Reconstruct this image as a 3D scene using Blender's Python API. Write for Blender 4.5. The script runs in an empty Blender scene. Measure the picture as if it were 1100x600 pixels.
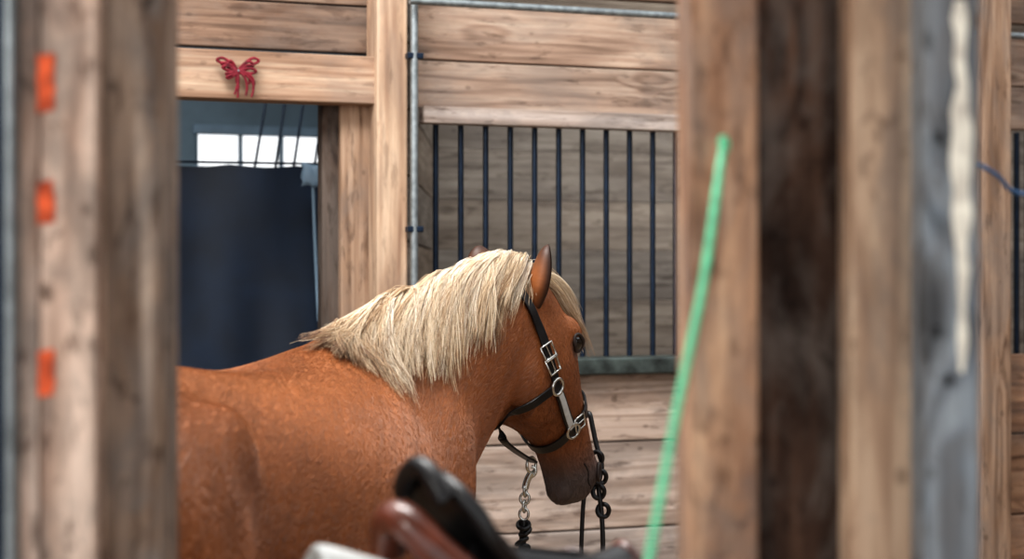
import bpy, bmesh, math, random
import numpy as np
from mathutils import Vector, Matrix, Euler
from mathutils.bvhtree import BVHTree
random.seed(7)
scene = bpy.context.scene
CAMH = 1.52
F = 60/36*1100

def S(r,g,b):
    def c(v):
        v/=255.0
        return v/12.92 if v<=0.04045 else ((v+0.055)/1.055)**2.4
    return (c(r),c(g),c(b),1.0)

# ------------------------------------------------------------ helpers
def link(o, parent=None):
    scene.collection.objects.link(o)
    if parent: o.parent = parent
    return o
def empty(name, loc=(0,0,0), rz=0, parent=None):
    e = bpy.data.objects.new(name, None); e.location=loc; e.rotation_euler=(0,0,rz)
    e.empty_display_size=.1
    return link(e,parent)
def mesh_obj(name, verts, faces, mat=None, parent=None, smooth=False):
    me = bpy.data.meshes.new(name); me.from_pydata([tuple(v) for v in verts],[],faces); me.update()
    if mat: me.materials.append(mat)
    if smooth:
        for p in me.polygons: p.use_smooth=True
    o = bpy.data.objects.new(name, me)
    return link(o,parent)
def box(name, size, loc, rz=0, mat=None, parent=None, bev=.004, rx=0, ry=0):
    x,y,z=[s/2 for s in size]
    v=[(-x,-y,-z),(x,-y,-z),(x,y,-z),(-x,y,-z),(-x,-y,z),(x,-y,z),(x,y,z),(-x,y,z)]
    f=[(0,3,2,1),(4,5,6,7),(0,1,5,4),(1,2,6,5),(2,3,7,6),(3,0,4,7)]
    o=mesh_obj(name,v,f,mat,parent)
    o.location=loc; o.rotation_euler=(rx,ry,rz)
    if bev:
        m=o.modifiers.new('b','BEVEL'); m.width=bev; m.segments=2
    return o
def tube(name, pts, rad, mat, parent=None, res=4, bez=False, cyclic=False):
    cu=bpy.data.curves.new(name,'CURVE'); cu.dimensions='3D'
    cu.bevel_depth=rad; cu.bevel_resolution=res; cu.use_fill_caps=True
    sp=cu.splines.new('NURBS' if bez else 'POLY')
    sp.points.add(len(pts)-1)
    for i,p in enumerate(pts): sp.points[i].co=(p[0],p[1],p[2],1)
    if bez: sp.order_u=3; sp.use_endpoint_u=not cyclic; sp.resolution_u=6
    sp.use_cyclic_u=cyclic
    cu.materials.append(mat)
    o=bpy.data.objects.new(name,cu)
    return link(o,parent)

# ------------------------------------------------------------ materials
class NT:
    def __init__(s,name):
        s.m=bpy.data.materials.new(name); s.m.use_nodes=True
        s.t=s.m.node_tree; s.b=s.t.nodes['Principled BSDF']
    def n(s,ty,**k):
        nd=s.t.nodes.new(ty)
        for a,v in k.items(): setattr(nd,a,v)
        return nd
    def l(s,a,b): s.t.links.new(a,b)
def mth(T,op,a,b=None,clamp=False):
    n=T.n('ShaderNodeMath',operation=op); n.use_clamp=clamp
    for i,v in enumerate((a,b)):
        if v is None: continue
        if isinstance(v,(int,float)): n.inputs[i].default_value=v
        else: T.l(v,n.inputs[i])
    return n.outputs[0]
def ramp(T,fac,stops):
    r=T.n('ShaderNodeValToRGB'); e=r.color_ramp.elements
    while len(e)<len(stops): e.new(.5)
    for i,(p,c) in enumerate(stops): e[i].position=p; e[i].color=c
    T.l(fac,r.inputs[0]); return r.outputs[0]
def mix(T,fac,a,b,mode='MIX'):
    n=T.n('ShaderNodeMix',data_type='RGBA',blend_type=mode)
    for i,v in ((0,fac),(6,a),(7,b)):
        if isinstance(v,(int,float)): n.inputs[i].default_value=v
        elif isinstance(v,tuple): n.inputs[i].default_value=v
        else: T.l(v,n.inputs[i])
    return n.outputs[2]
def plain(name,col,rough=.6,metal=0,var=.15,scale=20,bump=.0,coat=0):
    T=NT(name); tc=T.n('ShaderNodeTexCoord')
    no=T.n('ShaderNodeTexNoise'); no.inputs['Scale'].default_value=scale; no.inputs['Detail'].default_value=5
    T.l(tc.outputs['Object'],no.inputs['Vector'])
    d=tuple(c*(1-var*2) for c in col[:3])+(1,); h=tuple(min(1,c*(1+var*2)) for c in col[:3])+(1,)
    T.l(ramp(T,no.outputs[0],[(.3,d),(.7,h)]),T.b.inputs['Base Color'])
    T.b.inputs['Roughness'].default_value=rough; T.b.inputs['Metallic'].default_value=metal
    T.b.inputs['Coat Weight'].default_value=coat
    if bump:
        b=T.n('ShaderNodeBump'); b.inputs['Strength'].default_value=bump; b.inputs['Distance'].default_value=.01
        T.l(no.outputs[0],b.inputs['Height']); T.l(b.outputs[0],T.b.inputs['Normal'])
    return T.m
def wood(name, light, mid, dark, axis='X', rough=.8, knots=True, stain=(.50,.46,.44,1), stainamt=.6, grain=1.0, knotcol=None, ksc=1.0, dirt=.5, ss=1.0):
    T=NT(name); tc=T.n('ShaderNodeTexCoord'); oi=T.n('ShaderNodeObjectInfo')
    rn=T.n('ShaderNodeVectorMath',operation='SCALE'); rn.inputs[0].default_value=(31,17,23)
    T.l(oi.outputs['Random'],rn.inputs['Scale'])
    ad=T.n('ShaderNodeVectorMath',operation='ADD'); T.l(tc.outputs['Object'],ad.inputs[0]); T.l(rn.outputs[0],ad.inputs[1])
    def mp(al,ac):
        m=T.n('ShaderNodeMapping'); s=[ac,ac,ac]; s['XYZ'.index(axis)]=al
        m.inputs['Scale'].default_value=s; T.l(ad.outputs[0],m.inputs['Vector']); return m.outputs[0]
    def noise(v,det,rg=.5,dist=0):
        n=T.n('ShaderNodeTexNoise'); n.inputs['Scale'].default_value=1; n.inputs['Detail'].default_value=det
        n.inputs['Roughness'].default_value=rg; n.inputs['Distortion'].default_value=dist
        T.l(v,n.inputs['Vector']); return n.outputs[0]
    vo=T.n('ShaderNodeTexVoronoi'); vo.inputs['Scale'].default_value=1
    T.l(mp(1.9*ksc,5.0*ksc),vo.inputs['Vector'])
    kd=vo.outputs['Distance']
    n1=noise(mp(.5,7),2,.5,.2)
    k1=mth(T,'SUBTRACT',.28,kd,True); k1=mth(T,'MULTIPLY',k1,1.2 if knots else 0)
    n2=noise(mp(2.5,70),7,.6)
    v=mth(T,'ADD',mth(T,'MULTIPLY',n1,8.0),mth(T,'MULTIPLY',k1,7.0))
    v=mth(T,'ADD',v,mth(T,'MULTIPLY',n2,.35))
    w=mth(T,'SINE',mth(T,'MULTIPLY',v,6.28)); w=mth(T,'ADD',mth(T,'MULTIPLY',w,.5),.5)
    w=mth(T,'POWER',w,2.2)
    g=mth(T,'ADD',mth(T,'MULTIPLY',w,.30*grain),mth(T,'MULTIPLY',n2,.85))
    c=ramp(T,g,[(.25,light),(.52,mid),(.95,dark)])
    sf=ramp(T,noise(mp(1.3*ss,7*ss),6,.65),[(.42,(0,0,0,1)),(.60,(1,1,1,1))])
    c=mix(T,mth(T,'MULTIPLY',sf,stainamt),c,mix(T,1.0,c,stain,'MULTIPLY'))
    sg=ramp(T,noise(mp(2.2*ss,5*ss),5,.7,.5),[(.44,(0,0,0,1)),(.60,(1,1,1,1))])
    c=mix(T,mth(T,'MULTIPLY',sg,dirt*.8),c,S(126,118,112))
    sc=ramp(T,noise(mp(7*ss,36),4,.65,.4),[(.56,(0,0,0,1)),(.66,(1,1,1,1))])
    c=mix(T,mth(T,'MULTIPLY',sc,min(1,dirt*1.2)),c,mix(T,1.0,c,(.36,.32,.30,1),'MULTIPLY'))
    vm=T.n('ShaderNodeTexVoronoi'); vm.inputs['Scale'].default_value=1; T.l(mp(9,14),vm.inputs['Vector'])
    nm=ramp(T,vm.outputs['Distance'],[(.07,(1,1,1,1)),(.12,(0,0,0,1))])
    c=mix(T,mth(T,'MULTIPLY',nm,dirt),c,mix(T,1.0,c,(.35,.32,.30,1),'MULTIPLY'))
    tr=ramp(T,oi.outputs['Random'],[(0,(.78,.81,.86,1)),(.5,(.95,.965,.99,1)),(1,(.98,.93,.89,1))])
    c=mix(T,1.0,c,tr,'MULTIPLY')
    if knots:
        kf=ramp(T,mth(T,'ADD',kd,mth(T,'MULTIPLY',n2,.03)),[(.07,(1,1,1,1)),(.15,(0,0,0,1))])
        c=mix(T,mth(T,'MULTIPLY',kf,.85),c,knotcol or tuple(x*.45 for x in dark[:3])+(1,))
    hs=T.n('ShaderNodeHueSaturation'); hs.inputs['Saturation'].default_value=.86; T.l(c,hs.inputs['Color']); c=hs.outputs[0]
    T.l(c,T.b.inputs['Base Color']); T.b.inputs['Roughness'].default_value=rough
    T.b.inputs['Specular IOR Level'].default_value=.25
    b=T.n('ShaderNodeBump'); b.inputs['Strength'].default_value=.5; b.inputs['Distance'].default_value=.004
    T.l(g,b.inputs['Height']); T.l(b.outputs[0],T.b.inputs['Normal'])
    return T.m

M_boardX=wood('pine_board',S(200,176,154),S(174,144,122),S(118,92,74),axis='X')
M_topX=wood('pine_board_aged',S(150,122,100),S(126,99,80),S(84,64,50),axis='X',dirt=.4)
M_beamX=wood('beam_fresh',S(216,184,150),S(194,152,118),S(148,106,74),axis='X',dirt=.35)
M_lowX=wood('kickboard_pale',S(220,200,186),S(198,175,158),S(148,122,104),axis='X',stainamt=.4,dirt=.6)
M_greyX=wood('weathered_plank',S(180,171,158),S(155,145,134),S(106,96,88),axis='X',grain=.6)
M_postZ=wood('pine_post',S(200,164,132),S(172,134,102),S(122,88,62),axis='Z')
M_postlightZ=wood('pine_post_light',S(222,194,164),S(198,165,134),S(150,112,84),axis='Z',dirt=.35)
M_darkZ=wood('dark_shade_wood',S(96,76,62),S(72,55,44),S(42,31,25),axis='Z')  # dark wood tone, carries the shade on the jamb side
M_fgR1=wood('post_tan',S(236,188,144),S(214,160,116),S(154,106,74),axis='Z',stain=(.40,.31,.26,1),stainamt=.8,ksc=1.3,ss=2.4,dirt=.6)
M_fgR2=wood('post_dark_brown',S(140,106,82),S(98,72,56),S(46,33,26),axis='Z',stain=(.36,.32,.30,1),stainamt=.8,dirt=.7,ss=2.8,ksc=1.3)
M_fgR3=wood('post_tan_pale',S(238,204,168),S(216,176,140),S(164,122,90),axis='Z',stain=(.44,.35,.28,1),stainamt=.75,ksc=1.3,ss=2.4,dirt=.6)
M_fgL=wood('post_greyed',S(222,196,172),S(190,160,134),S(124,96,76),axis='Z',stain=(.40,.33,.28,1),stainamt=.9,ksc=1.3,dirt=.8,ss=2.6)
M_fgLp=wood('post_pinkish',S(244,220,202),S(226,195,174),S(172,138,118),axis='Z',stain=(.54,.47,.42,1),stainamt=.65,ksc=1.3,dirt=.75,ss=2.6)
M_rightX=wood('warm_plank',S(206,158,116),S(178,130,92),S(116,80,56),axis='X')
M_bar=plain('painted_steel_bar',S(26,40,58),.35,.5,.15,30)
M_galv=plain('galvanised_steel',S(140,147,150),.45,.6,.15,40)
M_sill=plain('worn_steel_sill',S(62,70,68),.5,.2,.45,14,.3)
M_tarp=plain('navy_tarp',S(9,29,50),.55,0,.2,6,.2)
M_bluewall=plain('blue_grey_paint',S(100,120,134),.7,0,.12,5)
M_frame=plain('window_frame_paint',S(118,142,162),.6,0,.1,8)
M_orange=plain('orange_spray_paint',S(228,92,52),.8,0,.3,45)
M_green=plain('green_twine',S(112,214,166),.6,0,.12,80)
M_bluerope=plain('blue_cord',S(62,104,150),.6,0,.1,80)
M_red=plain('red_twine',S(112,22,38),.85,0,.3,60)
M_white=plain('white_cloth',S(196,198,196),.8,0,.08,30)
M_black=plain('black_leather',S(20,19,21),.38,0,.25,40,.1)
M_brownlea=plain('brown_leather',S(90,46,32),.3,0,.3,18,.1,.25)
M_steel=plain('nickel_hardware',S(205,205,200),.22,.95,.06,60)
M_patch=plain('peeled_paint',S(232,222,208),.8,0,.15,40)
M_greyfg=wood('grey_weathered_post',S(174,182,186),S(136,144,151),S(80,85,90),axis='Z',stain=(.5,.5,.5,1),stainamt=.75,knots=True,knotcol=S(50,50,52),dirt=.6,ss=2.4)

# ------------------------------------------------------------ barn shell
T=NT('sawdust_floor'); tc=T.n('ShaderNodeTexCoord'); no=T.n('ShaderNodeTexNoise'); no.inputs['Scale'].default_value=6; no.inputs['Detail'].default_value=10
T.l(tc.outputs['Object'],no.inputs['Vector'])
T.l(ramp(T,no.outputs[0],[(.3,S(92,76,60)),(.7,S(160,136,108))]),T.b.inputs['Base Color']); T.b.inputs['Roughness'].default_value=.95
bn=T.n('ShaderNodeBump'); bn.inputs['Strength'].default_value=.6; T.l(no.outputs[0],bn.inputs['Height']); T.l(bn.outputs[0],T.b.inputs['Normal'])
M_floor=T.m
box('floor',(12,13,.1),(0,4.5,-.05),0,M_floor,bev=0)
wl=empty('wall_left')
for i in range(16): box('plank_%d'%i,(.04,11,.2),(-4.2,4.0,.1+.205*i),0,M_topX,wl,.003)
wr=empty('wall_right')
for i in range(16): box('plank_%d'%i,(.04,11,.2),(4.6,4.0,.1+.205*i),0,M_topX,wr,.003)

# ------------------------------------------------------------ stall front (recedes to the right)
ANG=math.radians(20); CA,SA=math.cos(ANG),math.sin(ANG)
def wu(x,Y0):
    t=(x-550)/F
    return Y0*t/(CA-t*SA)
def wpt(u,Y0): return Vector((u*CA, Y0+u*SA, 0))
def wz(x,y,Y0):
    d=Y0+wu(x,Y0)*SA
    return CAMH+(300-y)*d/F
def hboard(name,x1,x2,yt,yb,ref,Y0,th,mat,parent,bev=.004):
    u1,u2=wu(x1,Y0),wu(x2,Y0); zt,zb=wz(ref,yt,Y0),wz(ref,yb,Y0)
    c=wpt((u1+u2)/2,Y0)+Vector((-SA,CA,0))*th/2
    return box(name,(u2-u1,th,zt-zb),(c.x,c.y,(zt+zb)/2),ANG,mat,parent,bev)
def hboardz(name,x1,x2,zt,zb,Y0,th,mat,parent,bev=.004):
    u1,u2=wu(x1,Y0),wu(x2,Y0)
    c=wpt((u1+u2)/2,Y0)+Vector((-SA,CA,0))*th/2
    return box(name,(u2-u1,th,zt-zb),(c.x,c.y,(zt+zb)/2),ANG,mat,parent,bev)
def vpost(name,x1,x2,Y0,th,mat,parent=None,zt=3.1,zb=0,bev=.006):
    return hboardz(name,x1,x2,zt,zb,Y0,th,mat,parent,bev)

wf=empty('stall_partition_wall')
hboard('header_board_1',-150,407,3,53,300,5.34,.04,M_topX,wf)
hboard('header_board_2',-150,407,-62,1,300,5.34,.04,M_topX,wf)
hboard('header_board_3',-150,407,-130,-64,300,5.34,.04,M_topX,wf)
hboard('header_beam',-150,407,56,108,300,5.20,.09,M_beamX,wf)
hboard('header_board_4',448,1300,11,69,585,5.32,.04,M_boardX,wf)
hboard('header_board_5',448,1300,71,121,585,5.30,.04,M_boardX,wf)
hboard('header_board_6',448,1300,-70,-6,585,5.36,.04,M_topX,wf)
hboard('grille_header_trim',455,1045,118,136,585,5.25,.05,M_lowX,wf)
zt=wz(610,402,5.28)
hs=[.215,.275,.275,.275,.275]
z=zt
for i,h in enumerate(hs):
    b=max(0,z-h)
    if z-b>.01: hboardz('kick_board_%d'%(i+1),440,1050,z-.003,b+.003,5.28+.004*(i%2),.045,M_lowX,wf)
    z=b
hboard('sill',448,1050,384,402,660,5.22,.14,M_sill,wf,.006)
gr=empty('stall_grille')
du=wu(495,5.34)-wu(468,5.34)
u=wu(468,5.34); k=0
ztop=wz(585,128,5.34); zbot=wz(610,396,5.34)
while u<wu(1045,5.34):
    p=wpt(u,5.34); k+=1
    tube('bar_%d'%k,[(p.x,p.y,zbot),(p.x,p.y,ztop)],.0088,M_bar,gr,3)
    u+=du
vpost('stall_corner_post',405,438,5.17,.12,M_postlightZ,wf)
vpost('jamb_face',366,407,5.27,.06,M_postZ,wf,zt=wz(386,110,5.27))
vpost('jamb_shaded_side',346,367,5.30,.06,M_darkZ,wf,zt=wz(386,110,5.27))  # jamb side in shadow, the shade is put into its colour
cp=empty('conduit_pipe')
p=wpt(wu(445,5.14),5.14)
tube('pipe',[(p.x,p.y,0),(p.x,p.y,3.1)],.0115,M_galv,cp)
for zz in (wz(445,246,5.14),wz(445,60,5.14)):
    box('clamp',(.05,.03,.018),(p.x,p.y+.005,zz),ANG,M_bar,cp,.003)
op=empty('overhead_pipe')
pa=wpt(wu(440,5.1),5.1); pb=wpt(wu(1400,5.1),5.1)
zz=wz(585,9,5.1)
tube('pipe',[(pa.x,pa.y,zz),(pb.x,pb.y,zz)],.011,M_galv,op)
rb=empty('stall_partition_planks')
vpost('stall_divider_post',1055,1087,5.05,.1,M_postZ,rb)
z=wz(1075,380,5.1)
for i in range(5):
    b=max(0,z-.27)
    if z-b>.01: hboardz('plank_%d'%(i+1),1050,1400,z-.003,b+.003,5.12,.045,M_rightX,rb)
    z=b
g2=empty('stall_grille')
u=wu(1092,5.25)
zb_=wz(1075,384,5.15)
for k in range(16):
    p=wpt(u,5.25); tube('bar_%d'%k,[(p.x,p.y,zb_),(p.x,p.y,ztop)],.010,M_bar,g2,3); u+=du*.55

fw=empty('wall_back')
z=0; i=0
while z<3.1:
    i+=1
    hboardz('plank_%d'%i,425,1500,z+.2045,z+.0005,7.0+.004*(i%2),.03,M_greyX,fw,.003)
    z+=.205
hboardz('gap_light_block',425,1500,3.1,0,7.035,.02,M_darkZ,fw,0)  # dark board added behind the planks to block light through the gaps
pp=wpt(wu(422,5.4),5.4)
sp=empty('wall_stall_divider')
z=0;i=0
while z<2.4:
    i+=1
    box('plank_%d'%i,(1.55,.04,.2),(pp.x+.03,pp.y+.8,z+.1),math.pi/2,M_greyX,sp)
    z+=.205
YB=7.2
wb=empty('wall_far_left')
zwt,zwb=wz(280,144,YB),wz(280,181,YB)
hboardz('wall_above_window',-900,425,3.1,zwt,YB,.08,M_bluewall,wb,0)
hboardz('wall_below_window',-900,425,zwb,0,YB,.08,M_bluewall,wb,0)
hboardz('wall_left_of_window',-900,212,zwt,zwb,YB,.08,M_bluewall,wb,0)
hboardz('wall_right_of_window',352,425,zwt,zwb,YB,.08,M_bluewall,wb,0)
wn=empty('window_1')
hboardz('frame_top',208,356,zwt+.03,zwt-.006,YB-.02,.05,M_frame,wn)
hboardz('frame_bottom',208,356,zwb+.005,zwb-.03,YB-.02,.05,M_frame,wn)
for a,b in ((208,213),(258,261),(302,305),(351,356)):
    hboardz('mullion',a,b,zwt,zwb,YB,.05,M_frame,wn)
hr=empty('hay_rack')
for k,(xa,xb) in enumerate(((288,277),(308,299),(328,318),(349,340))):
    Yp=6.3
    a=wpt(wu(xa,Yp),Yp); b=wpt(wu(xb,Yp),Yp)
    tube('rod_%d'%k,[(a.x,a.y,wz(300,95,Yp)),(b.x,b.y-.1,wz(300,190,Yp))],.005,M_bar,hr,3)
a=wpt(wu(150,6.3),6.3); b=wpt(wu(365,6.3),6.3)
tube('rod_top',[(a.x,a.y,wz(300,95,6.3)),(b.x,b.y,wz(300,95,6.3))],.008,M_bar,hr,3)
Yt=5.75
u1,u2=wu(-60,Yt),wu(346,Yt); zt=wz(300,178,Yt)
vs=[];fs=[];nx,nz=140,40
for j in range(nz+1):
    for i in range(nx+1):
        s=i/nx; t=j/nz
        u=u1+(u2-u1)*s
        off=.012*math.sin(s*26+t*5.5)*(.3+.7*t)+.008*math.sin(s*47-t*9)*t+.03*math.sin(s*9-t*4)
        q=wpt(u,Yt)+Vector((SA,-CA,0))*off
        vs.append((q.x,q.y,zt*(1-t)+.05*t-.008*(1-t)*abs(math.sin(s*17))))
for j in range(nz):
    for i in range(nx):
        a=j*(nx+1)+i; fs.append((a,a+1,a+nx+2,a+nx+1))
tp=empty('hanging_tarp')
mesh_obj('cloth',vs,fs,M_tarp,tp,True)
a=wpt(u1,Yt); b=wpt(wu(366,Yt),Yt)
tube('hanging_cord',[(a.x,a.y,zt),(b.x,b.y,zt+.01)],.004,M_bar,tp,3)
q=wpt(wu(336,5.6),5.6)
tube('tie_strap',[(q.x,q.y,wz(338,178,5.6)),(q.x+.005,q.y,wz(338,260,5.6)),(q.x+.02,q.y,wz(338,345,5.6))],.006,M_frame,tp,3,True)
rag=[]
for j in range(6):
    for i in range(5):
        rag.append((q.x-.035+.016*i+.004*math.sin(j*2+i),q.y-.012+.008*math.sin(i*2.1+j*.6),wz(338,200,5.6)+.014*j+.004*math.sin(i*1.7)))
o=mesh_obj('rag',rag,[(j*5+i,j*5+i+1,j*5+i+6,j*5+i+5) for j in range(5) for i in range(4)],M_frame,tp,True); m=o.modifiers.new('s','SOLIDIFY'); m.thickness=.008
rt=empty('red_twine_bow')
q=wpt(wu(254,5.19),5.19); zc=wz(254,77,5.19)
def loc2(dx,dz,dy=0): return (q.x+dx*CA+SA*(.012+dy),q.y+dx*SA-CA*(.012+dy),zc+dz)
rr=random.Random(11)
for k in range(12):
    L=rr.uniform(.03,.068); s_=-1 if k<7 else 1; up=rr.uniform(-.02,.032)
    tube('loop_%d'%k,[loc2(0,0),loc2(s_*L*.5,up+rr.uniform(.0,.014),.014),loc2(s_*L,up,.008),loc2(s_*L*.6,up-rr.uniform(.004,.016),.006),loc2(0,-.004,.012)],.0042,M_red,rt,2,True)
for k in range(9):
    x0=rr.uniform(-.012,.055); L=rr.uniform(.03,.08)
    tube('loose_end_%d'%k,[loc2(0,0,.01),loc2(x0*.5,-L*.3+.012,.014),loc2(x0,-L*.6,.006),loc2(x0+rr.uniform(-.012,.012),-L,.002)],.0034,M_red,rt,2,True)
tube('nail',[loc2(0,0,-.03),loc2(0,0,.02)],.003,M_galv,rt,2)
cl=empty('ceiling')
box('deck',(13,5.0,.04),(0,7.9,3.14),ANG,M_topX,cl,0)
box('deck_front',(11,2.4,.04),(0,0.2,3.34),0,M_topX,cl,0)
for i in range(8):
    box('joist_%d'%i,(.05,4.2,.18),(-3.4+i*1.1,7.4+.36*i*.8,3.02),ANG,M_topX,cl)

# ------------------------------------------------------------ foreground posts
def fpost(name,x1,x2,Y,th,mat,parent=None,zt=3.2):
    X1,X2=(x1-550)/F*Y,(x2-550)/F*Y
    return box(name,(X2-X1,th,zt),((X1+X2)/2,Y+th/2,zt/2),0,mat,parent,.004)
lp=empty('doorway_post')
fpost('post_outer',17,41,1.745,.09,M_fgLp,lp)
fpost('post_outer_face',42,103,1.74,.09,M_fgLp,lp)
fpost('post_inner',103,173,1.78,.095,M_fgL,lp)
fpost('steel_edge',4,14,1.72,.04,M_galv,lp)
fpost('steel_channel',-60,4,1.74,.06,M_bar,lp)
for k,(a,b) in enumerate(((60,120),(196,241),(378,427))):
    Y=1.7385
    xa,xb=40.5,57.5
    zz0,zz1=CAMH+(300-b)/F*Y,CAMH+(300-a)/F*Y
    vs=[];n=8
    for i in range(n+1):
        t=i/n
        vs.append(((xa-550+rr.uniform(-1.2,1.2))/F*Y,Y,zz0+(zz1-zz0)*t+rr.uniform(-.001,.001)))
        vs.append(((xb-550+rr.uniform(-1.6,1.6))/F*Y,Y,zz0+(zz1-zz0)*t+rr.uniform(-.001,.001)+.003))
    o=mesh_obj('orange_paint_mark_%d'%k,vs,[(2*i,2*i+1,2*i+3,2*i+2) for i in range(n)],M_orange,lp)
    m=o.modifiers.new('s','SOLIDIFY'); m.thickness=.002; m.offset=0
rp=empty('aisle_support_post')
fpost('post_front',741,815,1.80,.14,M_fgR1,rp)
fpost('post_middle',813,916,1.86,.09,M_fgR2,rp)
fpost('post_back',914,985,1.78,.07,M_fgR3,rp)
wp=empty('weathered_door_post')
fpost('post_body',993,1053,1.70,.06,M_greyfg,wp)
Y=1.6985
vs=[];fs=[]
prof_=[(0,1026,1036),(20,1022,1040),(40,1026,1038),(66,1024,1037),(90,1028,1040),(120,1021,1041),(140,1023,1045),(175,1020,1043),(205,1024,1041),(230,1022,1045),(262,1026,1039),(290,1028,1042),(330,1030,1037),(365,1028,1040),(400,1031,1035)]
for i,(y,a,b) in enumerate(prof_):
    for x in (a,b): vs.append(((x-550)/F*Y,Y,CAMH+(300-y)/F*Y))
    if i: fs.append((2*i-2,2*i-1,2*i+1,2*i))
o=mesh_obj('peeled_strip',vs,fs,M_patch,wp); m=o.modifiers.new('s','SOLIDIFY'); m.thickness=.002; m.offset=0
for bx,by in ((1019,408),(1009,148),(1006,355)):
    box('black_bolt',(.007,.006,.012),((bx-550)/F*Y,Y,CAMH+(300-by)/F*Y),0,M_black,wp,.002)
gt=empty('green_twine')
def fp(x,y,Y): return ((x-550)/F*Y,Y,CAMH+(300-y)/F*Y)
tube('strand',[fp(778,152,1.78),fp(774,175,1.74),fp(766,235,1.70),fp(755,310,1.68),fp(742,370,1.66),fp(727,440,1.65),fp(712,520,1.64),fp(697,600,1.63),fp(685,680,1.62),fp(672,760,1.62)],.0042,M_green,gt,4,True)
tube('knot',[fp(779,160,1.77),fp(774,152,1.765),fp(778,148,1.77),fp(781,156,1.775),fp(776,165,1.765)],.004,M_green,gt,4,True)
tube('blue_cord',[fp(1051,176,2.3),fp(1062,182,2.3),fp(1074,190,2.32),fp(1083,203,2.34),fp(1100,210,2.36),fp(1140,205,2.38)],.003,M_bluerope,None,3,True)

# ------------------------------------------------------------ HORSE
PHI=math.radians(70)
horse_loc=Vector((-.38,3.5,0))
def w2l(v):
    d=Vector(v)-horse_loc
    return Vector((d.x*math.cos(PHI)+d.y*math.sin(PHI), -d.x*math.sin(PHI)+d.y*math.cos(PHI), d.z))
def wd2l(d): return w2l(Vector(d)+horse_loc)
V=[];Fc=[]
def catmull(st,sub=5):
    out=[]
    n=len(st)
    for i in range(n-1):
        p0=st[max(0,i-1)];p1=st[i];p2=st[i+1];p3=st[min(n-1,i+2)]
        for s in range(sub):
            t=s/sub
            out.append([.5*((2*b)+(-a+c)*t+(2*a-5*b+4*c-d)*t*t+(-a+3*b-3*c+d)*t**3) for a,b,c,d in zip(p0,p1,p2,p3)])
    out.append(list(st[-1])); return out
def ringpts(c,R,U,w,hu,hd,pu,pd,n=32):
    r=[]
    for k in range(n):
        th=2*math.pi*k/n; cc,ss=math.cos(th),math.sin(th)
        p=pu if ss>=0 else pd
        x=w*math.copysign(abs(cc)**(2/p),cc); y=(hu if ss>=0 else hd)*math.copysign(abs(ss)**(2/p),ss)
        r.append(c+R*x+U*y)
    return r
def addloft(sections,n=32,V=V,Fc=Fc):
    base=len(V)
    for s in sections: V.extend(ringpts(*s,n=n))
    m=len(sections)
    for i in range(m-1):
        for k in range(n):
            a=base+i*n+k;b=base+i*n+(k+1)%n
            Fc.append((a,b,b+n,a+n))
    c0=len(V); V.append(sections[0][0]); V.append(sections[-1][0])
    for k in range(n):
        Fc.append((c0,base+(k+1)%n,base+k)); e=base+(m-1)*n
        Fc.append((c0+1,e+k,e+(k+1)%n))
def ellipsoid(c,rx,ry,rz,M=Matrix.Identity(3),nu=20,nv=12,V=V,Fc=Fc):
    secs=[]
    for j in range(1,nv):
        ph=math.pi*j/nv
        secs.append((Vector(c)+M@Vector((0,0,rz*math.cos(ph))),M@Vector((1,0,0)),M@Vector((0,1,0)),rx*math.sin(ph),ry*math.sin(ph),ry*math.sin(ph),2,2))
    addloft(secs,nu,V,Fc)
X_=Vector((1,0,0));Y_=Vector((0,1,0));Z_=Vector((0,0,1))
tr=[(.41,1.00,.07,.08,.09,2),(.36,1.00,.15,.17,.18,2),(.27,1.01,.21,.26,.25,2),(.14,1.03,.245,.32,.31,1.85),(0,1.05,.268,.345,.34,1.7),
    (-.14,1.05,.29,.325,.355,1.85),(-.32,1.04,.305,.315,.345,2.05),(-.50,1.05,.295,.31,.33,2.15),(-.64,1.07,.265,.308,.31,2.1),(-.76,1.08,.25,.308,.29,2.1),
    (-.88,1.09,.26,.308,.28,2.1),(-1.0,1.08,.25,.285,.25,2),(-1.10,1.06,.20,.235,.22,2),(-1.17,1.05,.12,.15,.16,2),(-1.2,1.04,.05,.08,.09,2)]
secs=[]
for x,zc,w,hu,hd,pu in catmull(tr,4): secs.append((Vector((x,0,zc)),Y_,Z_,w,hu,hd,pu,2.1))
addloft(secs)
for sy in (1,-1):
    ellipsoid((-.93,sy*.17,.97),.21,.13,.36,Matrix.Rotation(math.radians(-12),3,'Y'))
    ellipsoid((-.80,sy*.20,1.235),.09,.065,.10)
    ellipsoid((-.86,sy*.19,1.12),.11,.09,.22,Matrix.Rotation(math.radians(-16),3,'Y'))
    ellipsoid((.10,sy*.18,1.03),.13,.095,.30,Matrix.Rotation(math.radians(20),3,'Y'))
    ellipsoid((-.03,sy*.185,.90),.15,.095,.16)
nk=[(-.04,0,1.08,.20,.295,.26),(.10,-.02,1.16,.198,.265,.28),(.22,-.06,1.25,.168,.23,.25),(.33,-.11,1.335,.138,.19,.21),(.43,-.165,1.40,.114,.155,.182),(.50,-.205,1.44,.100,.13,.158),(.55,-.235,1.455,.085,.105,.13)]
nks=catmull(nk,6)
necksecs=[]
for i,s in enumerate(nks):
    a=nks[max(0,i-1)];b=nks[min(len(nks)-1,i+1)]
    d=Vector((b[0]-a[0],b[1]-a[1],b[2]-a[2])).normalized()
    R=Z_.cross(d).normalized(); U=d.cross(R).normalized()
    necksecs.append((Vector(s[:3]),R,U,s[3],s[4],s[5],1.8,2.1))
addloft(necksecs)
PSI=math.radians(54); PIT=math.radians(61.5)
Hd=wd2l((math.cos(PSI)*math.cos(PIT),math.sin(PSI)*math.cos(PIT),-math.sin(PIT)))
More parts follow.
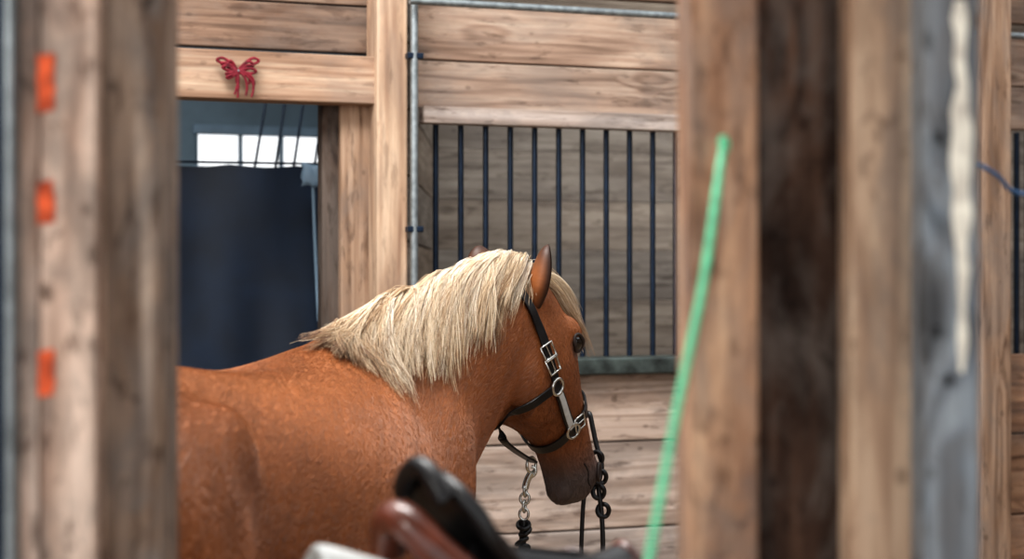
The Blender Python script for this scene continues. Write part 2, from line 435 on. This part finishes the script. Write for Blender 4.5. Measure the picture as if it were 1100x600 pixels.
Hf=wd2l((math.cos(PSI)*math.sin(PIT),math.sin(PSI)*math.sin(PIT),math.cos(PIT)))
Hs=wd2l((-math.sin(PSI),math.cos(PSI),0))
Hs.z=0
Ho=w2l((0.002,3.9,1.507))
HSC=.955
def H(a,f,s=0): return Ho+Hd*(a*HSC)+Hf*f+Hs*s
hd_=[(-.035,-.01,.045,.04),(0,-.01,.07,.065),(.06,-.025,.108,.087),(.13,-.037,.132,.100),(.20,-.047,.146,.104),(.27,-.043,.130,.094),(.34,-.020,.100,.076),(.41,-.004,.079,.064),(.48,-.006,.071,.060),(.53,-.010,.070,.061),(.57,-.016,.058,.052),(.597,-.018,.030,.032)]
secs=[]
for a,f,h,w in catmull(hd_,5): secs.append((H(a,f),Hs,Hf,w,h,h,2.2,2.0))
addloft(secs)
HM=Matrix((Hs,Hf,Hd)).transposed()
for sy in (1,-1):
    ellipsoid(H(.205,-.098,sy*.058),.040,.090,.108,HM)
    ellipsoid(H(.16,.048,sy*.082),.026,.028,.045,HM)
    ellipsoid(H(.30,.01,sy*.063),.020,.012,.09,HM)
    ellipsoid(H(.535,.014,sy*.043),.023,.028,.034,HM)
    ellipsoid(H(.05,-.01,sy*.06),.03,.04,.04,HM)
ellipsoid(H(.545,-.064,0),.038,.030,.040,HM)
def leg(pts,sy):
    secs=[]
    for x,y,z,rx,ry in catmull(pts,4):
        secs.append((Vector((x,sy*y,z)),Y_,X_,ry,rx,rx,2,2))
    addloft(secs,18)
for sy in (1,-1):
    leg([(-.90,.15,1.0,.17,.10),(-.84,.17,.82,.14,.10),(-.90,.165,.66,.09,.07),(-1.0,.16,.54,.06,.048),(-1.06,.155,.46,.055,.042),(-1.05,.155,.38,.038,.032),(-1.03,.155,.22,.03,.027),(-1.02,.155,.14,.04,.035),(-.985,.155,.085,.032,.03),(-.96,.155,.05,.055,.052),(-.95,.155,.004,.068,.062)],sy)
    leg([(.03,.16,.92,.12,.08),(.03,.16,.76,.09,.075),(.05,.155,.60,.062,.055),(.06,.15,.46,.045,.042),(.065,.15,.41,.048,.043),(.055,.15,.33,.03,.028),(.05,.15,.2,.028,.026),(.05,.15,.14,.038,.034),(.08,.15,.085,.03,.029),(.10,.15,.05,.052,.05),(.105,.15,.004,.066,.06)],sy)
me=bpy.data.meshes.new('horse_raw'); me.from_pydata([tuple(v) for v in V],[],Fc); me.update()
bm=bmesh.new(); bm.from_mesh(me); bmesh.ops.recalc_face_normals(bm,faces=bm.faces); bm.to_mesh(me); bm.free()
tmp=bpy.data.objects.new('tmp',me); link(tmp)
m=tmp.modifiers.new('r','REMESH'); m.mode='VOXEL'; m.voxel_size=.009
m=tmp.modifiers.new('s','SMOOTH'); m.factor=.5; m.iterations=9
dg=bpy.context.evaluated_depsgraph_get(); dg.update()
hm=bpy.data.meshes.new_from_object(tmp.evaluated_get(dg)); hm.name='horse'
bpy.data.objects.remove(tmp)
nv=len(hm.vertices); co=np.empty(nv*3); hm.vertices.foreach_get('co',co); co=co.reshape(-1,3)
ed=np.empty(len(hm.edges)*2,dtype=np.int64); hm.edges.foreach_get('vertices',ed); ed=ed.reshape(-1,2)
cnt=np.bincount(ed.ravel(),minlength=nv).astype(float)[:,None]
wgt=(np.clip((.42-co[:,0])/.1,0,1)*np.clip((co[:,2]-.6)/.1,0,1))[:,None]
for it in range(44):
    acc=np.zeros_like(co)
    for ax in range(3):
        acc[:,ax]=np.bincount(ed[:,0],weights=co[ed[:,1],ax],minlength=nv)+np.bincount(ed[:,1],weights=co[ed[:,0],ax],minlength=nv)
    co=co+(acc/cnt-co)*.6*wgt
hm.vertices.foreach_set('co',co.ravel()); hm.update()
for p in hm.polygons: p.use_smooth=True
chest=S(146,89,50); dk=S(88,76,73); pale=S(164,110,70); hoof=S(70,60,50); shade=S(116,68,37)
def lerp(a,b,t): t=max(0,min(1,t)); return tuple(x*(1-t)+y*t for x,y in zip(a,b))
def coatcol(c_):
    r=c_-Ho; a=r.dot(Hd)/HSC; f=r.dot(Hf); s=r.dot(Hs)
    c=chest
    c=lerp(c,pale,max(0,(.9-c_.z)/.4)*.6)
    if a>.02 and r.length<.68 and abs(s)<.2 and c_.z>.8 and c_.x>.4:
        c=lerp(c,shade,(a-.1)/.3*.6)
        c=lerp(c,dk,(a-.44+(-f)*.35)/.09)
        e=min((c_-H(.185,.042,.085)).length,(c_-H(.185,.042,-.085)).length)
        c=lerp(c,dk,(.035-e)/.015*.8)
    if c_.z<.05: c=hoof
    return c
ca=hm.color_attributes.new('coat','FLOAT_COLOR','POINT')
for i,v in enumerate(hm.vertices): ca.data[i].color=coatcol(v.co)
T=NT('chestnut_coat'); at=T.n('ShaderNodeAttribute',attribute_name='coat'); tc=T.n('ShaderNodeTexCoord')
def st(sc,det=4,rot=(0,0,0)):
    mp=T.n('ShaderNodeMapping'); mp.inputs['Scale'].default_value=sc; mp.inputs['Rotation'].default_value=rot; T.l(tc.outputs['Object'],mp.inputs[0])
    n=T.n('ShaderNodeTexNoise'); n.inputs['Scale'].default_value=1; n.inputs['Detail'].default_value=det; n.inputs['Distortion'].default_value=.3; T.l(mp.outputs[0],n.inputs[0]); return n.outputs[0]
fur=st((22,60,110),4,(0,math.radians(35),0)); blot=st((3,5,3),2)
c=mix(T,1.0,at.outputs['Color'],ramp(T,fur,[(.3,(.90,.88,.86,1)),(.7,(1.08,1.08,1.06,1))]),'MULTIPLY')
c=mix(T,1.0,c,ramp(T,blot,[(.35,(.86,.84,.82,1)),(.65,(1.1,1.1,1.1,1))]),'MULTIPLY')
T.l(c,T.b.inputs['Base Color']); T.b.inputs['Roughness'].default_value=.5
T.b.inputs['Specular IOR Level'].default_value=.4
M_coat=T.m
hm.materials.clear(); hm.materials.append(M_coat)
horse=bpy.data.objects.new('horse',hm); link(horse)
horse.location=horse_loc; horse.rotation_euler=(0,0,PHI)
bvh=BVHTree.FromPolygons([v.co.copy() for v in hm.vertices],[tuple(p.vertices) for p in hm.polygons])
# ---- short coat as real hair
try:
    hm.calc_loop_triangles(); ntri=len(hm.loop_triangles)
    tv=np.empty(ntri*3,dtype=np.int32); hm.loop_triangles.foreach_get('vertices',tv); tv=tv.reshape(-1,3)
    no_=np.empty(nv*3); hm.vertices.foreach_get('normal',no_); no_=no_.reshape(-1,3)
    A,B,C=co[tv[:,0]],co[tv[:,1]],co[tv[:,2]]
    ar=np.linalg.norm(np.cross(B-A,C-A),axis=1); ar*=np.where(A[:,2]>.75,1,.35)
    rg=np.random.default_rng(2); NH=240000
    ti=rg.choice(ntri,NH,p=ar/ar.sum())
    r1,r2=rg.random(NH),rg.random(NH); sw=r1+r2>1; r1[sw]=1-r1[sw]; r2[sw]=1-r2[sw]
    w3=np.stack([1-r1-r2,r1,r2],1)[:,:,None]
    P0=(co[tv[ti]]*w3).sum(1); NN=(no_[tv[ti]]*w3).sum(1); NN/=np.linalg.norm(NN,axis=1)[:,None]
    cols=np.empty(nv*4,dtype=np.float32); ca.data.foreach_get('color',cols); cols=cols.reshape(-1,4)
    HC=(cols[tv[ti]]*w3).sum(1)
    flow=np.tile(np.array([-.8,0,-.75]),(NH,1))
    onhead=(P0[:,0]>.46)&(P0[:,2]>.8)&(((P0-np.array(Ho))@np.array(Hd))>.03)
    flow[onhead]=np.array(Hd)*.9+np.array(Hf)*-.25
    ph=P0@np.array([5.0,3.0,7.0]); flow+=np.stack([.25*np.sin(ph),.2*np.sin(ph*1.7+1),.25*np.cos(ph*1.3)],1)
    flow+=rg.normal(0,.08,(NH,3))
    flow-=NN*(flow*NN).sum(1)[:,None]; flow/=np.linalg.norm(flow,axis=1)[:,None]+1e-6
    Lh=rg.uniform(.010,.019,NH)*np.where(onhead,.6,1); Lh=Lh[:,None]
    pts=np.stack([P0-NN*.001,P0+flow*Lh*.35+NN*Lh*.07,P0+flow*Lh*.7+NN*Lh*.09,P0+flow*Lh+NN*Lh*.06],1).reshape(-1,3)
    hc=bpy.data.hair_curves.new('coat_hair'); hc.add_curves([4]*NH)
    hc.attributes['position'].data.foreach_set('vector',pts.astype(np.float32).ravel())
    ra=hc.attributes.get('radius') or hc.attributes.new('radius','FLOAT','POINT')
    ra.data.foreach_set('value',np.tile(np.array([.0005,.00045,.00035,.0001],dtype=np.float32),NH))
    c_at=hc.attributes.new('coat','FLOAT_COLOR','POINT')
    # streaky locks stretched along the lie of the hair
    def vnoise(q):
        return (np.sin(q[:,0]*1.0+2*np.sin(q[:,2]*.6+q[:,1]))+np.sin(q[:,2]*1.3+2.2*np.sin(q[:,0]*.5-q[:,1]*.8)))*.5
    fl=np.array([-.73,0,-.68]); al=(P0@fl)[:,None]; per=P0-al*fl
    lk=1+.13*vnoise(per*75+al*14)+.09*vnoise(per*30+al*7+3)
    HC=HC*lk[:,None]
    HC=np.repeat(HC*rg.uniform(.80,1.26,(NH,1)),4,axis=0); HC[:,3]=1
    c_at.data.foreach_set('color',HC.astype(np.float32).ravel())
    T=NT('coat_hair_strands'); at=T.n('ShaderNodeAttribute',attribute_name='coat'); T.l(at.outputs['Color'],T.b.inputs['Base Color'])
    T.b.inputs['Roughness'].default_value=.36; T.b.inputs['Specular IOR Level'].default_value=.55
    hc.materials.append(T.m)
    ho_=bpy.data.objects.new('coat_hair',hc); link(ho_,horse)
except Exception as e:
    print('HAIR FAIL',e)
# ears
for nm,sy in (('ear_right',-1),('ear_left',1)):
    base=H(.028,-.012,sy*.068)
    ax=(Z_*1.0+Hs*sy*.28+Hd*-.05).normalized()
    op=(Hf*.5+Hs*sy*.75); op=(op-ax*op.dot(ax)).normalized(); sd=ax.cross(op).normalized()
    vs=[];fs=[];n=16;m_=14;L=.145
    for j in range(m_+1):
        t=j/m_
        w=.045*(1-.25*(1-t)**2)*(max(0,1-((t-.3)/.7)**2)**.62 if t>.3 else (.82+.18*t/.3))+.0015
        cen=base+ax*(L*t-.02)+op*(-.006+.012*math.sin(t*2.6))
        span=math.radians(135-35*t)
        for k in range(n+1):
            th=-span+2*span*k/n
            vs.append(cen-op*(w*.75*math.cos(th))+sd*(w*math.sin(th)))
    for j in range(m_):
        for k in range(n):
            a=j*(n+1)+k; fs.append((a,a+1,a+n+2,a+n+1))
    o=mesh_obj(nm,vs,fs,M_coat,horse,True)
    ea=o.data.color_attributes.new('coat','FLOAT_COLOR','POINT')
    for k,v in enumerate(o.data.vertices):
        t=(k//(n+1))/m_; kk=abs((k%(n+1))/n*2-1)
        ea.data[k].color=lerp(lerp(chest,S(64,40,29),(t-.5)/.4),S(52,32,24),(kk-.65)*4)
    m=o.modifiers.new('s','SOLIDIFY'); m.thickness=.005; m.offset=0
    m=o.modifiers.new('ss','SUBSURF'); m.levels=m.render_levels=1
M_eye=plain('eye',S(14,10,9),.06,0,.1,30,0,1)
M_lid=plain('eyelid_skin',S(48,36,32),.5,0,.1,60)
M_nost=plain('nostril_inside',S(30,22,22),.6,0,.1,60)
def ell_obj(nm,c,r,M,mat):
    vv=[];ff=[]; ellipsoid(c,*r,M,24,16,vv,ff); return mesh_obj(nm,vv,ff,mat,horse,True)
for nm,sy in (('right',-1),('left',1)):
    loc,no,_,_=bvh.find_nearest(H(.190,.034,sy*.13))
    ell_obj('eye_'+nm,loc-no*.009,(.016,.018,.021),HM,M_eye)
    z=no; x=(Hd-z*Hd.dot(z)).normalized(); y=z.cross(x)
    pts=[loc+no*(.004-.006*abs(math.cos(a_)))+x*.023*math.cos(a_)+y*.014*math.sin(a_) for a_ in [i*math.pi/8 for i in range(16)]]
    tube('eyelid_'+nm,pts,.0042,M_lid,horse,3,True,True)
    loc,no,_,_=bvh.find_nearest(H(.545,.022,sy*.08))
    z=no; x=(Hd*.8-Hf*.5); x=(x-z*x.dot(z)).normalized(); y=z.cross(x)
    Mn=Matrix((x,y,z)).transposed()
    ell_obj('nostril_'+nm,loc-no*.002,(.019,.010,.004),Mn,M_nost)
    pts=[loc+no*.001+x*.021*math.cos(a_)+y*.012*math.sin(a_) for a_ in [i*math.pi/8 for i in range(16)]]
    tube('nostril_rim_'+nm,pts,.004,M_lid,horse,3,True,True)
    pts=[]
    for k in range(9):
        a=.49+.095*k/8
        l_,n_,_,_=bvh.find_nearest(H(a,-.026+.006*math.sin(k),sy*.09)); pts.append(l_+n_*.0005)
    tube('lip_line_'+nm,pts,.0022,M_nost,horse,2)

# ---- strands
def strands_obj(name,strands,mat,parent,r0=.0007,r1=.00025):
    vs=[];fs=[];tn=[]
    for pts,tint in strands:
        base=len(vs); n=len(pts)
        for i,p in enumerate(pts):
            d=(pts[min(n-1,i+1)]-pts[max(0,i-1)]).normalized()
            a=d.cross(Vector((.31,.52,.8))).normalized(); b=d.cross(a)
            r=r0+(r1-r0)*(i/(n-1))**1.5
            tt=tint-.28*(i/(n-1))**2
            for k in range(3):
                th=k*2.0944; vs.append(p+a*(r*math.cos(th))+b*(r*math.sin(th))); tn.append(tt)
        for i in range(n-1):
            for k in range(3):
                q=base+i*3+k; q2=base+i*3+(k+1)%3; fs.append((q,q2,q2+3,q+3))
    o=mesh_obj(name,vs,fs,mat,parent,True)
    at=o.data.attributes.new('tint','FLOAT','POINT'); at.data.foreach_set('value',tn)
    return o
T=NT('flaxen_hair'); at=T.n('ShaderNodeAttribute',attribute_name='tint')
T.l(ramp(T,at.outputs['Fac'],[(0,S(108,70,42)),(.25,S(162,124,86)),(.55,S(214,190,156)),(1,S(246,236,220))]),T.b.inputs['Base Color'])
T.b.inputs['Roughness'].default_value=.42; T.b.inputs['Sheen Weight'].default_value=.2
M_hair=T.m
def grow(root,d0,length,bias,off,step=.018,stiff=.72,wob=None):
    p=root.copy(); d=d0.normalized(); pts=[p.copy()]; n=max(4,int(length/step))
    for i in range(n):
        g=(Vector((0,0,-1))+bias)
        if wob: g=g+wob*math.sin(i*.5+wob.x*90)
        d=(d*stiff+g*(1-stiff)).normalized()
        p=p+d*step
        l_,n_,_,dist=bvh.find_nearest(p)
        s=(p-l_).dot(n_); o_=off*min(1,(i+1)/3)
        if s<o_ and dist<.2: p=l_+n_*o_
        d2=(p-pts[-1])
        if d2.length>1e-5: d=d2.normalized()
        pts.append(p.copy())
    return pts
strs=[]
N=len(necksecs)
rnd=random.Random(3)
def crest(t):
    idx=10.5+t*(N-11.5); i0=min(N-1,int(idx)); se=necksecs[i0]
    c0,R,U,hu=se[0],se[1],se[2],se[4]
    if i0<N-1:
        fr=idx-i0; s2=necksecs[i0+1]; c0=c0.lerp(s2[0],fr); hu=hu*(1-fr)+s2[4]*fr
    dn=-(U.cross(R)).normalized()
    if dn.dot(X_)<0: dn=-dn
    return c0,R,U,hu,dn
NG=300
for g_ in range(NG):
    t=(g_+rnd.uniform(-.6,.6))/(NG-1); t=min(1,max(0,t))
    c0,R,U,hu,dn=crest(t)
    rt_=rnd.gauss(0,.008)
    root=c0+U*(hu-.010)+R*rt_
    Lm=.22+.14*min(1,t/.25) if t<.55 else .36-.14*(t-.55)/.45
    L=Lm*rnd.uniform(.72,1.10)
    layer=rnd.random()
    bias=-dn*(.36+.42*t+rnd.gauss(0,.15))+Vector((rnd.gauss(0,.07),rnd.gauss(0,.07),0))
    d0=-R*1.0+U*(.05+.45*layer)-dn*(.45+rnd.gauss(0,.14))
    wob=Vector((rnd.gauss(0,.22),rnd.gauss(0,.12),rnd.gauss(0,.06)))
    gp=grow(root,d0,L,bias,.003+.022*layer,L/16,.77,wob)
    tint=min(1,max(0,.70+rnd.gauss(0,.17)-(.3 if t<.07 else 0)))
    for k in range(50):
        ro=dn*rnd.gauss(0,.0085)+R*rnd.gauss(0,.006)+U*rnd.uniform(-.003,.003)
        cut=rnd.uniform(.72,1.0) if rnd.random()<.85 else rnd.uniform(.4,.8)
        n=max(4,int(len(gp)*cut)); a1,a2=rnd.uniform(0,6.28),rnd.gauss(0,.005)
        fly=Vector((rnd.gauss(0,1),rnd.gauss(0,1),rnd.gauss(0,1)))*(.018 if rnd.random()<.14 else .005)
        pts=[]
        for i in range(n):
            s=i/(len(gp)-1)
            pts.append(gp[i]+ro*(1-.45*math.sin(s*1.5))+dn*(a2*math.sin(s*6+a1)*s)+fly*s*s)
        strs.append((pts,min(1,max(0,tint+rnd.gauss(0,.13)))))
for g_ in range(34):
    l_,n_,_,_=bvh.find_nearest(H(rnd.uniform(-.03,.03),rnd.uniform(.03,.07),rnd.gauss(-.015,.02)))
    gp=grow(l_-n_*.004,Hf*.9+Hd*.6-Hs*rnd.uniform(-.1,.6),rnd.uniform(.19,.29),Hs*rnd.uniform(-.3,.05)+Hd*.7+Hf*.25,rnd.uniform(.006,.030),.016,.82,Vector((rnd.gauss(0,.1),rnd.gauss(0,.1),0)))
    tint=.6+rnd.gauss(0,.15)
    for k in range(46):
        ro=Vector((rnd.gauss(0,.006),rnd.gauss(0,.006),rnd.gauss(0,.003))); fly=Vector((rnd.gauss(0,1),rnd.gauss(0,1),rnd.gauss(0,1)))*.004
        n=max(4,int(len(gp)*rnd.uniform(.7,1)))
        strs.append(([gp[i]+ro*(1-.6*i/len(gp))+fly*(i/len(gp))**2 for i in range(n)],min(1,max(0,tint+rnd.gauss(0,.12)))))
strands_obj('mane',strs,M_hair,horse)
ts=[]
for k in range(700):
    root=Vector((-1.185,rnd.gauss(0,.018),1.13+rnd.uniform(-.03,.03)))
    pts=grow(root,Vector((-.6,rnd.gauss(0,.1),.1)),rnd.uniform(.6,.95),Vector((-.05,rnd.gauss(0,.05),0)),rnd.uniform(.005,.05),.04,.7)
    ts.append((pts,min(1,max(0,.5+rnd.gauss(0,.2)))))
strands_obj('tail',ts,M_hair,horse,.002,.0008)

# ------------------------------------------------------------ halter
hal=empty('halter'); hal.location=horse_loc; hal.rotation_euler=(0,0,PHI)
def surf(a,f,s,off=.004):
    l_,n_,_,_=bvh.find_nearest(H(a,f,s)); return l_+n_*off,n_
def strap(name,ctrl,w,mat,th=.005,sub=8,off=.005,snap=True):
    cs=catmull([list(c) for c in ctrl],sub)
    P=[];Nn=[]
    for c in cs:
        if snap:
            p,n=surf(c[0],c[1],c[2],off)
        else:
            p=H(*c[:3]); n=surf(*c[:3])[1]
        P.append(p);Nn.append(n)
    for _ in range(3):
        P=[P[0]]+[(P[i-1]+P[i]*2+P[i+1])/4 for i in range(1,len(P)-1)]+[P[-1]]
        Nn=[Nn[0]]+[(Nn[i-1]+Nn[i]*2+Nn[i+1]).normalized() for i in range(1,len(P)-1)]+[Nn[-1]]
    vs=[];fs=[]
    for i,(p,n) in enumerate(zip(P,Nn)):
        d=(P[min(len(P)-1,i+1)]-P[max(0,i-1)]).normalized(); b=d.cross(n).normalized()
        for sx,sz in ((-1,0),(-1,1),(1,1),(1,0)): vs.append(p+b*(w/2*sx)+n*(th*sz))
        if i:
            q=4*i
            for k in range(4): fs.append((q-4+k,q-4+(k+1)%4,q+(k+1)%4,q+k))
    fs.append((0,3,2,1)); q=4*(len(P)-1); fs.append((q,q+1,q+2,q+3))
    o=mesh_obj(name,vs,fs,mat,hal)
    m=o.modifiers.new('b','BEVEL'); m.width=.0012; m.segments=2
    return P,Nn
R1=(.225,-.09,-.12); R2=(.385,-.045,-.09); L1=(.225,-.09,.12); L2=(.385,-.045,.09)
strap('crown_strap',[R1,(.15,-.085,-.12),(.08,-.07,-.10),(.035,-.065,-.07),(-.02,-.06,0),(.035,-.065,.07),(.08,-.07,.10),(.15,-.085,.12),L1],.022,M_black)
strap('cheek_strap_right',[R1,(.30,-.07,-.1),R2],.026,M_black)
strap('cheek_strap_left',[L1,(.30,-.07,.1),L2],.026,M_black)
strap('cheek_inlay_right',[(.24,-.087,-.12),(.30,-.07,-.1),(.375,-.048,-.09)],.016,M_white,.0025,8,.010)
strap('noseband_upper',[R2,(.37,.0,-.1),(.355,.06,-.06),(.35,.09,0),(.355,.06,.06),(.37,.0,.1),L2],.024,M_black)
strap('noseband_lower',[R2,(.40,-.08,-.07),(.415,-.11,0),(.40,-.08,.07),L2],.024,M_black)
strap('throat_strap',[R1,(.22,-.15,-.10),(.23,-.21,-.03),(.23,-.21,.03),(.22,-.15,.10),L1],.020,M_black)
strap('chin_strap',[(.25,-.20,0),(.30,-.20,0),(.36,-.165,0),(.42,-.12,0)],.020,M_black,snap=False)
def ring(name,c,n,r,rr,mat=M_steel,par=None,ry=None):
    x=n.cross(Vector((.3,.2,.9))).normalized(); y=n.cross(x); ry=ry or r
    pts=[c+x*r*math.cos(i*math.pi/8)+y*ry*math.sin(i*math.pi/8) for i in range(16)]
    tube(name,pts,rr,mat,par or hal,3,True,True)
for nm,c in (('cheek_ring_right',R1),('nose_ring_right',R2),('cheek_ring_left',L1),('nose_ring_left',L2)):
    p,n=surf(*c,off=.010); ring(nm,p,n,.019,.0038)
def buckle(nm,c,dirv):
    p,n=surf(*c,off=.012); x=(dirv-n*dirv.dot(n)).normalized(); y=n.cross(x)
    pts=[p+x*a+y*b for a,b in ((.018,.017),(-.018,.017),(-.018,-.017),(.018,-.017))]
    tube(nm,pts,.003,M_steel,hal,3,False,True); tube(nm+'_tongue',[p-x*.018,p+x*.02],.002,M_steel,hal,2)
buckle('crown_buckle',(.13,-.083,-.12),Hd)
buckle('crown_buckle_keeper',(.165,-.086,-.12),Hd)
buckle('nose_buckle',(.375,-.02,-.1),Hf)
jb=H(.42,-.135,0)
ring('chin_ring',jb,Hs,.018,.0035)
lr=empty('lead_rope'); lr.location=horse_loc; lr.rotation_euler=(0,0,PHI)
tube('snap_body',[jb+wd2l((0,0,-.018)),jb+wd2l((-.012,0,-.035)),jb+wd2l((-.014,0,-.055))],.0085,M_steel,lr,3,True)
tube('snap_hook',[jb+wd2l((-.012,0,-.03)),jb+wd2l((.008,0,-.028)),jb+wd2l((.012,0,-.005)),jb+wd2l((0,0,-.004))],.004,M_steel,lr,3,True)
xx=wd2l((1,0,0)); yy=wd2l((0,1,0))
cz=-.06
for k in range(4):
    c=jb+wd2l((-.014-.001*k,0,cz)); a_=xx if k%2 else (xx*.3+yy*.95)
    pts=[c+a_*.011*math.cos(i*math.pi/5)+Z_*.014*math.sin(i*math.pi/5) for i in range(10)]
    tube('chain_link_%d'%k,pts,.0032,M_steel,lr,2,True,True); cz-=.018
b0=jb+wd2l((-.018,0,cz+.005))
tube('rope',[b0,b0+wd2l((-.004,0,-.05)),b0+wd2l((.004,.0,-.15)),b0+wd2l((-.01,.02,-.36)),b0+wd2l((.05,.1,-.70)),b0+wd2l((.3,.2,-.83))],.008,M_black,lr,4,True)
for k,(kx,kz,kr) in enumerate(((0,-.012,.013),(.004,-.028,.011),(-.004,-.05,.012),(.002,-.066,.010))):
    o0=b0+wd2l((kx,0,kz))
    tube('knot_turn_%d'%k,[o0+wd2l((kr*math.cos(i*math.pi/6),kr*math.sin(i*math.pi/6),.008*math.sin(i*math.pi/6+k))) for i in range(12)],.0055,M_black,lr,3,True,True)
def wpt3(x,y,Y): return w2l(fp(x,y,Y))
r2=[wpt3(632,436,4.16),wpt3(636,455,4.15),wpt3(641,480,4.14),wpt3(648,500,4.12),wpt3(642,520,4.12),wpt3(646,545,4.12),wpt3(648,580,4.12),wpt3(648,640,4.12)]
k2=empty('knotted_cord'); k2.location=horse_loc; k2.rotation_euler=(0,0,PHI)
tube('cord_1',[wpt3(618,470,4.22)]+r2,.006,M_black,k2,3,True)
tube('cord_2',[wpt3(634,500,4.15),wpt3(628,525,4.15),wpt3(625,560,4.15),wpt3(623,640,4.15)],.0055,M_black,k2,3,True)
for (kx,ky) in ((641,492),(645,512),(643,528),(648,548)):
    tube('knot',[wpt3(kx+7*math.cos(i*1.05),ky+8*math.sin(i*1.05),4.12+.006*math.sin(i*2.1)) for i in range(6)],.0058,M_black,k2,3,True,True)

# ------------------------------------------------------------ saddle on rack
SC=.70
SL=(.018,2.08,1.172); SR=math.radians(34)
sd=empty('saddle'); sd.location=SL; sd.rotation_euler=(0,math.radians(10),SR); sd.scale=(SC,SC,SC)
def grid(name,fn,nu,nv,mat,th,par=sd,sub=1):
    vs=[fn(i/nu,j/nv*2-1) for i in range(nu+1) for j in range(nv+1)]
    fs=[(i*(nv+1)+j,i*(nv+1)+j+1,(i+1)*(nv+1)+j+1,(i+1)*(nv+1)+j) for i in range(nu) for j in range(nv)]
    o=mesh_obj(name,vs,fs,mat,par,True)
    m=o.modifiers.new('s','SOLIDIFY'); m.thickness=th; m.offset=0
    m=o.modifiers.new('ss','SUBSURF'); m.levels=m.render_levels=sub
    return o
def prof(u):
    return .14*max(0,(.48-u)/.48)**1.4+.05*max(0,(u-.6)/.4)**2
def seat(u,v):
    w=.135-.075*u if u<.85 else .073*(1-(u-.85)*2.5)
    w*=(1-(1-min(1,u/.15))**2*.45)
    y=w*v; return Vector((-.22+.44*u, y, prof(u)-.05*abs(v)**2.2*(1 if u>.1 else .6)))
grid('seat',seat,22,14,M_black,.03)
def flap(sgn):
    def f(u,v):
        t=(v+1)/2
        x=-.17+.36*u+.10*t*(u-.1)
        if t>.7: x=x*(1-(t-.7)*.4)
        y=sgn*(.06+.10*math.sin(min(1,t*1.6)*1.4)+.02*t); z=.0-.40*t+.03*(1-t)+.05*prof(u)
        return Vector((x,y,z))
    return f
grid('flap_right',flap(-1),12,12,M_black,.008)
grid('flap_left',flap(1),12,12,M_black,.008)
def arc(u,hw_,up,n=13):
    return [Vector((-.225+.45*u-.02*math.cos(a),hw_*math.sin(a),prof(u)+up-.05*abs(math.sin(a))**2)) for a in [(-1.45+2.9*i/(n-1)) for i in range(n)]]
tube('cantle_binding',arc(.0,.070,.006),.018,M_black,sd,5,True)
tube('cantle_roll',[(-.245,.06,.0),(-.268,.035,.045),(-.276,0,.058),(-.268,-.04,.048),(-.235,-.08,.01),(-.18,-.115,-.03),(-.10,-.13,-.07)],.032,M_brownlea,sd,6,True)
tube('pommel_roll',arc(1.0,.05,.0),.014,M_brownlea,sd,5,True)
def padf(u,v):
    a=v*1.5; k=.22+.78*min(1,u/.35)
    return Vector((-.42+.69*u,.17*math.sin(a)*k,-.035-.32*(1-math.cos(a))*k+.03*max(0,(.3-u)/.3)))
grid('saddle_pad',padf,16,20,M_white,.02)
for s_ in (1,-1):
    tube('knee_roll',[Vector((.15,s_*.075,.02)),Vector((.2,s_*.13,-.06)),Vector((.2,s_*.17,-.2))],.022,M_brownlea,sd,5,True)
    tube('stirrup_leather',[Vector((-.02,s_*.10,.01)),Vector((-.02,s_*.175,-.1)),Vector((-.03,s_*.20,-.42))],.011,M_brownlea,sd,3,True)
    c=Vector((-.03,s_*.205,-.48))
    tube('stirrup_iron',[c+Vector((.06*math.cos(i*math.pi/6),0,.065*math.sin(i*math.pi/6) if i<=6 else .05*math.sin(i*math.pi/6))) for i in range(12)],.006,M_steel,sd,3,True,True)
rk=empty('saddle_rack'); rk.location=(SL[0],SL[1],0); rk.rotation_euler=(0,0,SR)
box('rail',(.26,.06,.06),(0,0,1.100),0,M_boardX,rk)
for sx in (-.09,.09):
    for sy in (-1,1):
        box('leg',(.045,.03,1.095),(sx,sy*.075,.542),0,M_postZ,rk,rx=sy*math.radians(6.5))
    box('brace',(.03,.2,.05),(sx,0,.4),0,M_boardX,rk)
box('foot',(.26,.3,.03),(0,0,.016),0,M_boardX,rk)

# ------------------------------------------------------------ light
w=bpy.data.worlds.new('World'); scene.world=w; w.use_nodes=True
bg=w.node_tree.nodes['Background']; bg.inputs[0].default_value=(.96,.98,1,1); bg.inputs[1].default_value=1.3
def area(nm,loc,tgt,size,e,col):
    l=bpy.data.lights.new(nm,'AREA'); l.shape='RECTANGLE'; l.size,l.size_y=size; l.energy=e; l.color=col
    o=bpy.data.objects.new(nm,l); link(o); o.location=loc
    o.rotation_euler=(Vector(tgt)-Vector(loc)).to_track_quat('-Z','Y').to_euler(); return o
area('barn_door_daylight',(-3.2,.2,2.9),(0,4,1.2),(2,1.4),95,(1,.97,.92))
area('skylight',(-.8,3.0,4.2),(-.3,3.9,1),(1.8,1.0),145,(1,.98,.95))
area('stall_fill_light',(1.2,6.0,2.9),(1.0,7.2,1.6),(1.2,.4),18,(1,.96,.9))  # unseen fill light added to brighten the planks behind the grille

cam=bpy.data.cameras.new('Camera'); cam.lens=60; cam.sensor_width=36
co_=bpy.data.objects.new('Camera',cam); link(co_); co_.location=(0,0,CAMH); co_.rotation_euler=(math.pi/2,0,0)
cam.dof.use_dof=True; cam.dof.focus_distance=3.9; cam.dof.aperture_fstop=2.6
scene.camera=co_
scene.view_settings.view_transform='Standard'
for lk_ in ('Medium High Contrast','Standard - Medium High Contrast'):
    try:
        scene.view_settings.look=lk_; break
    except Exception as e: pass
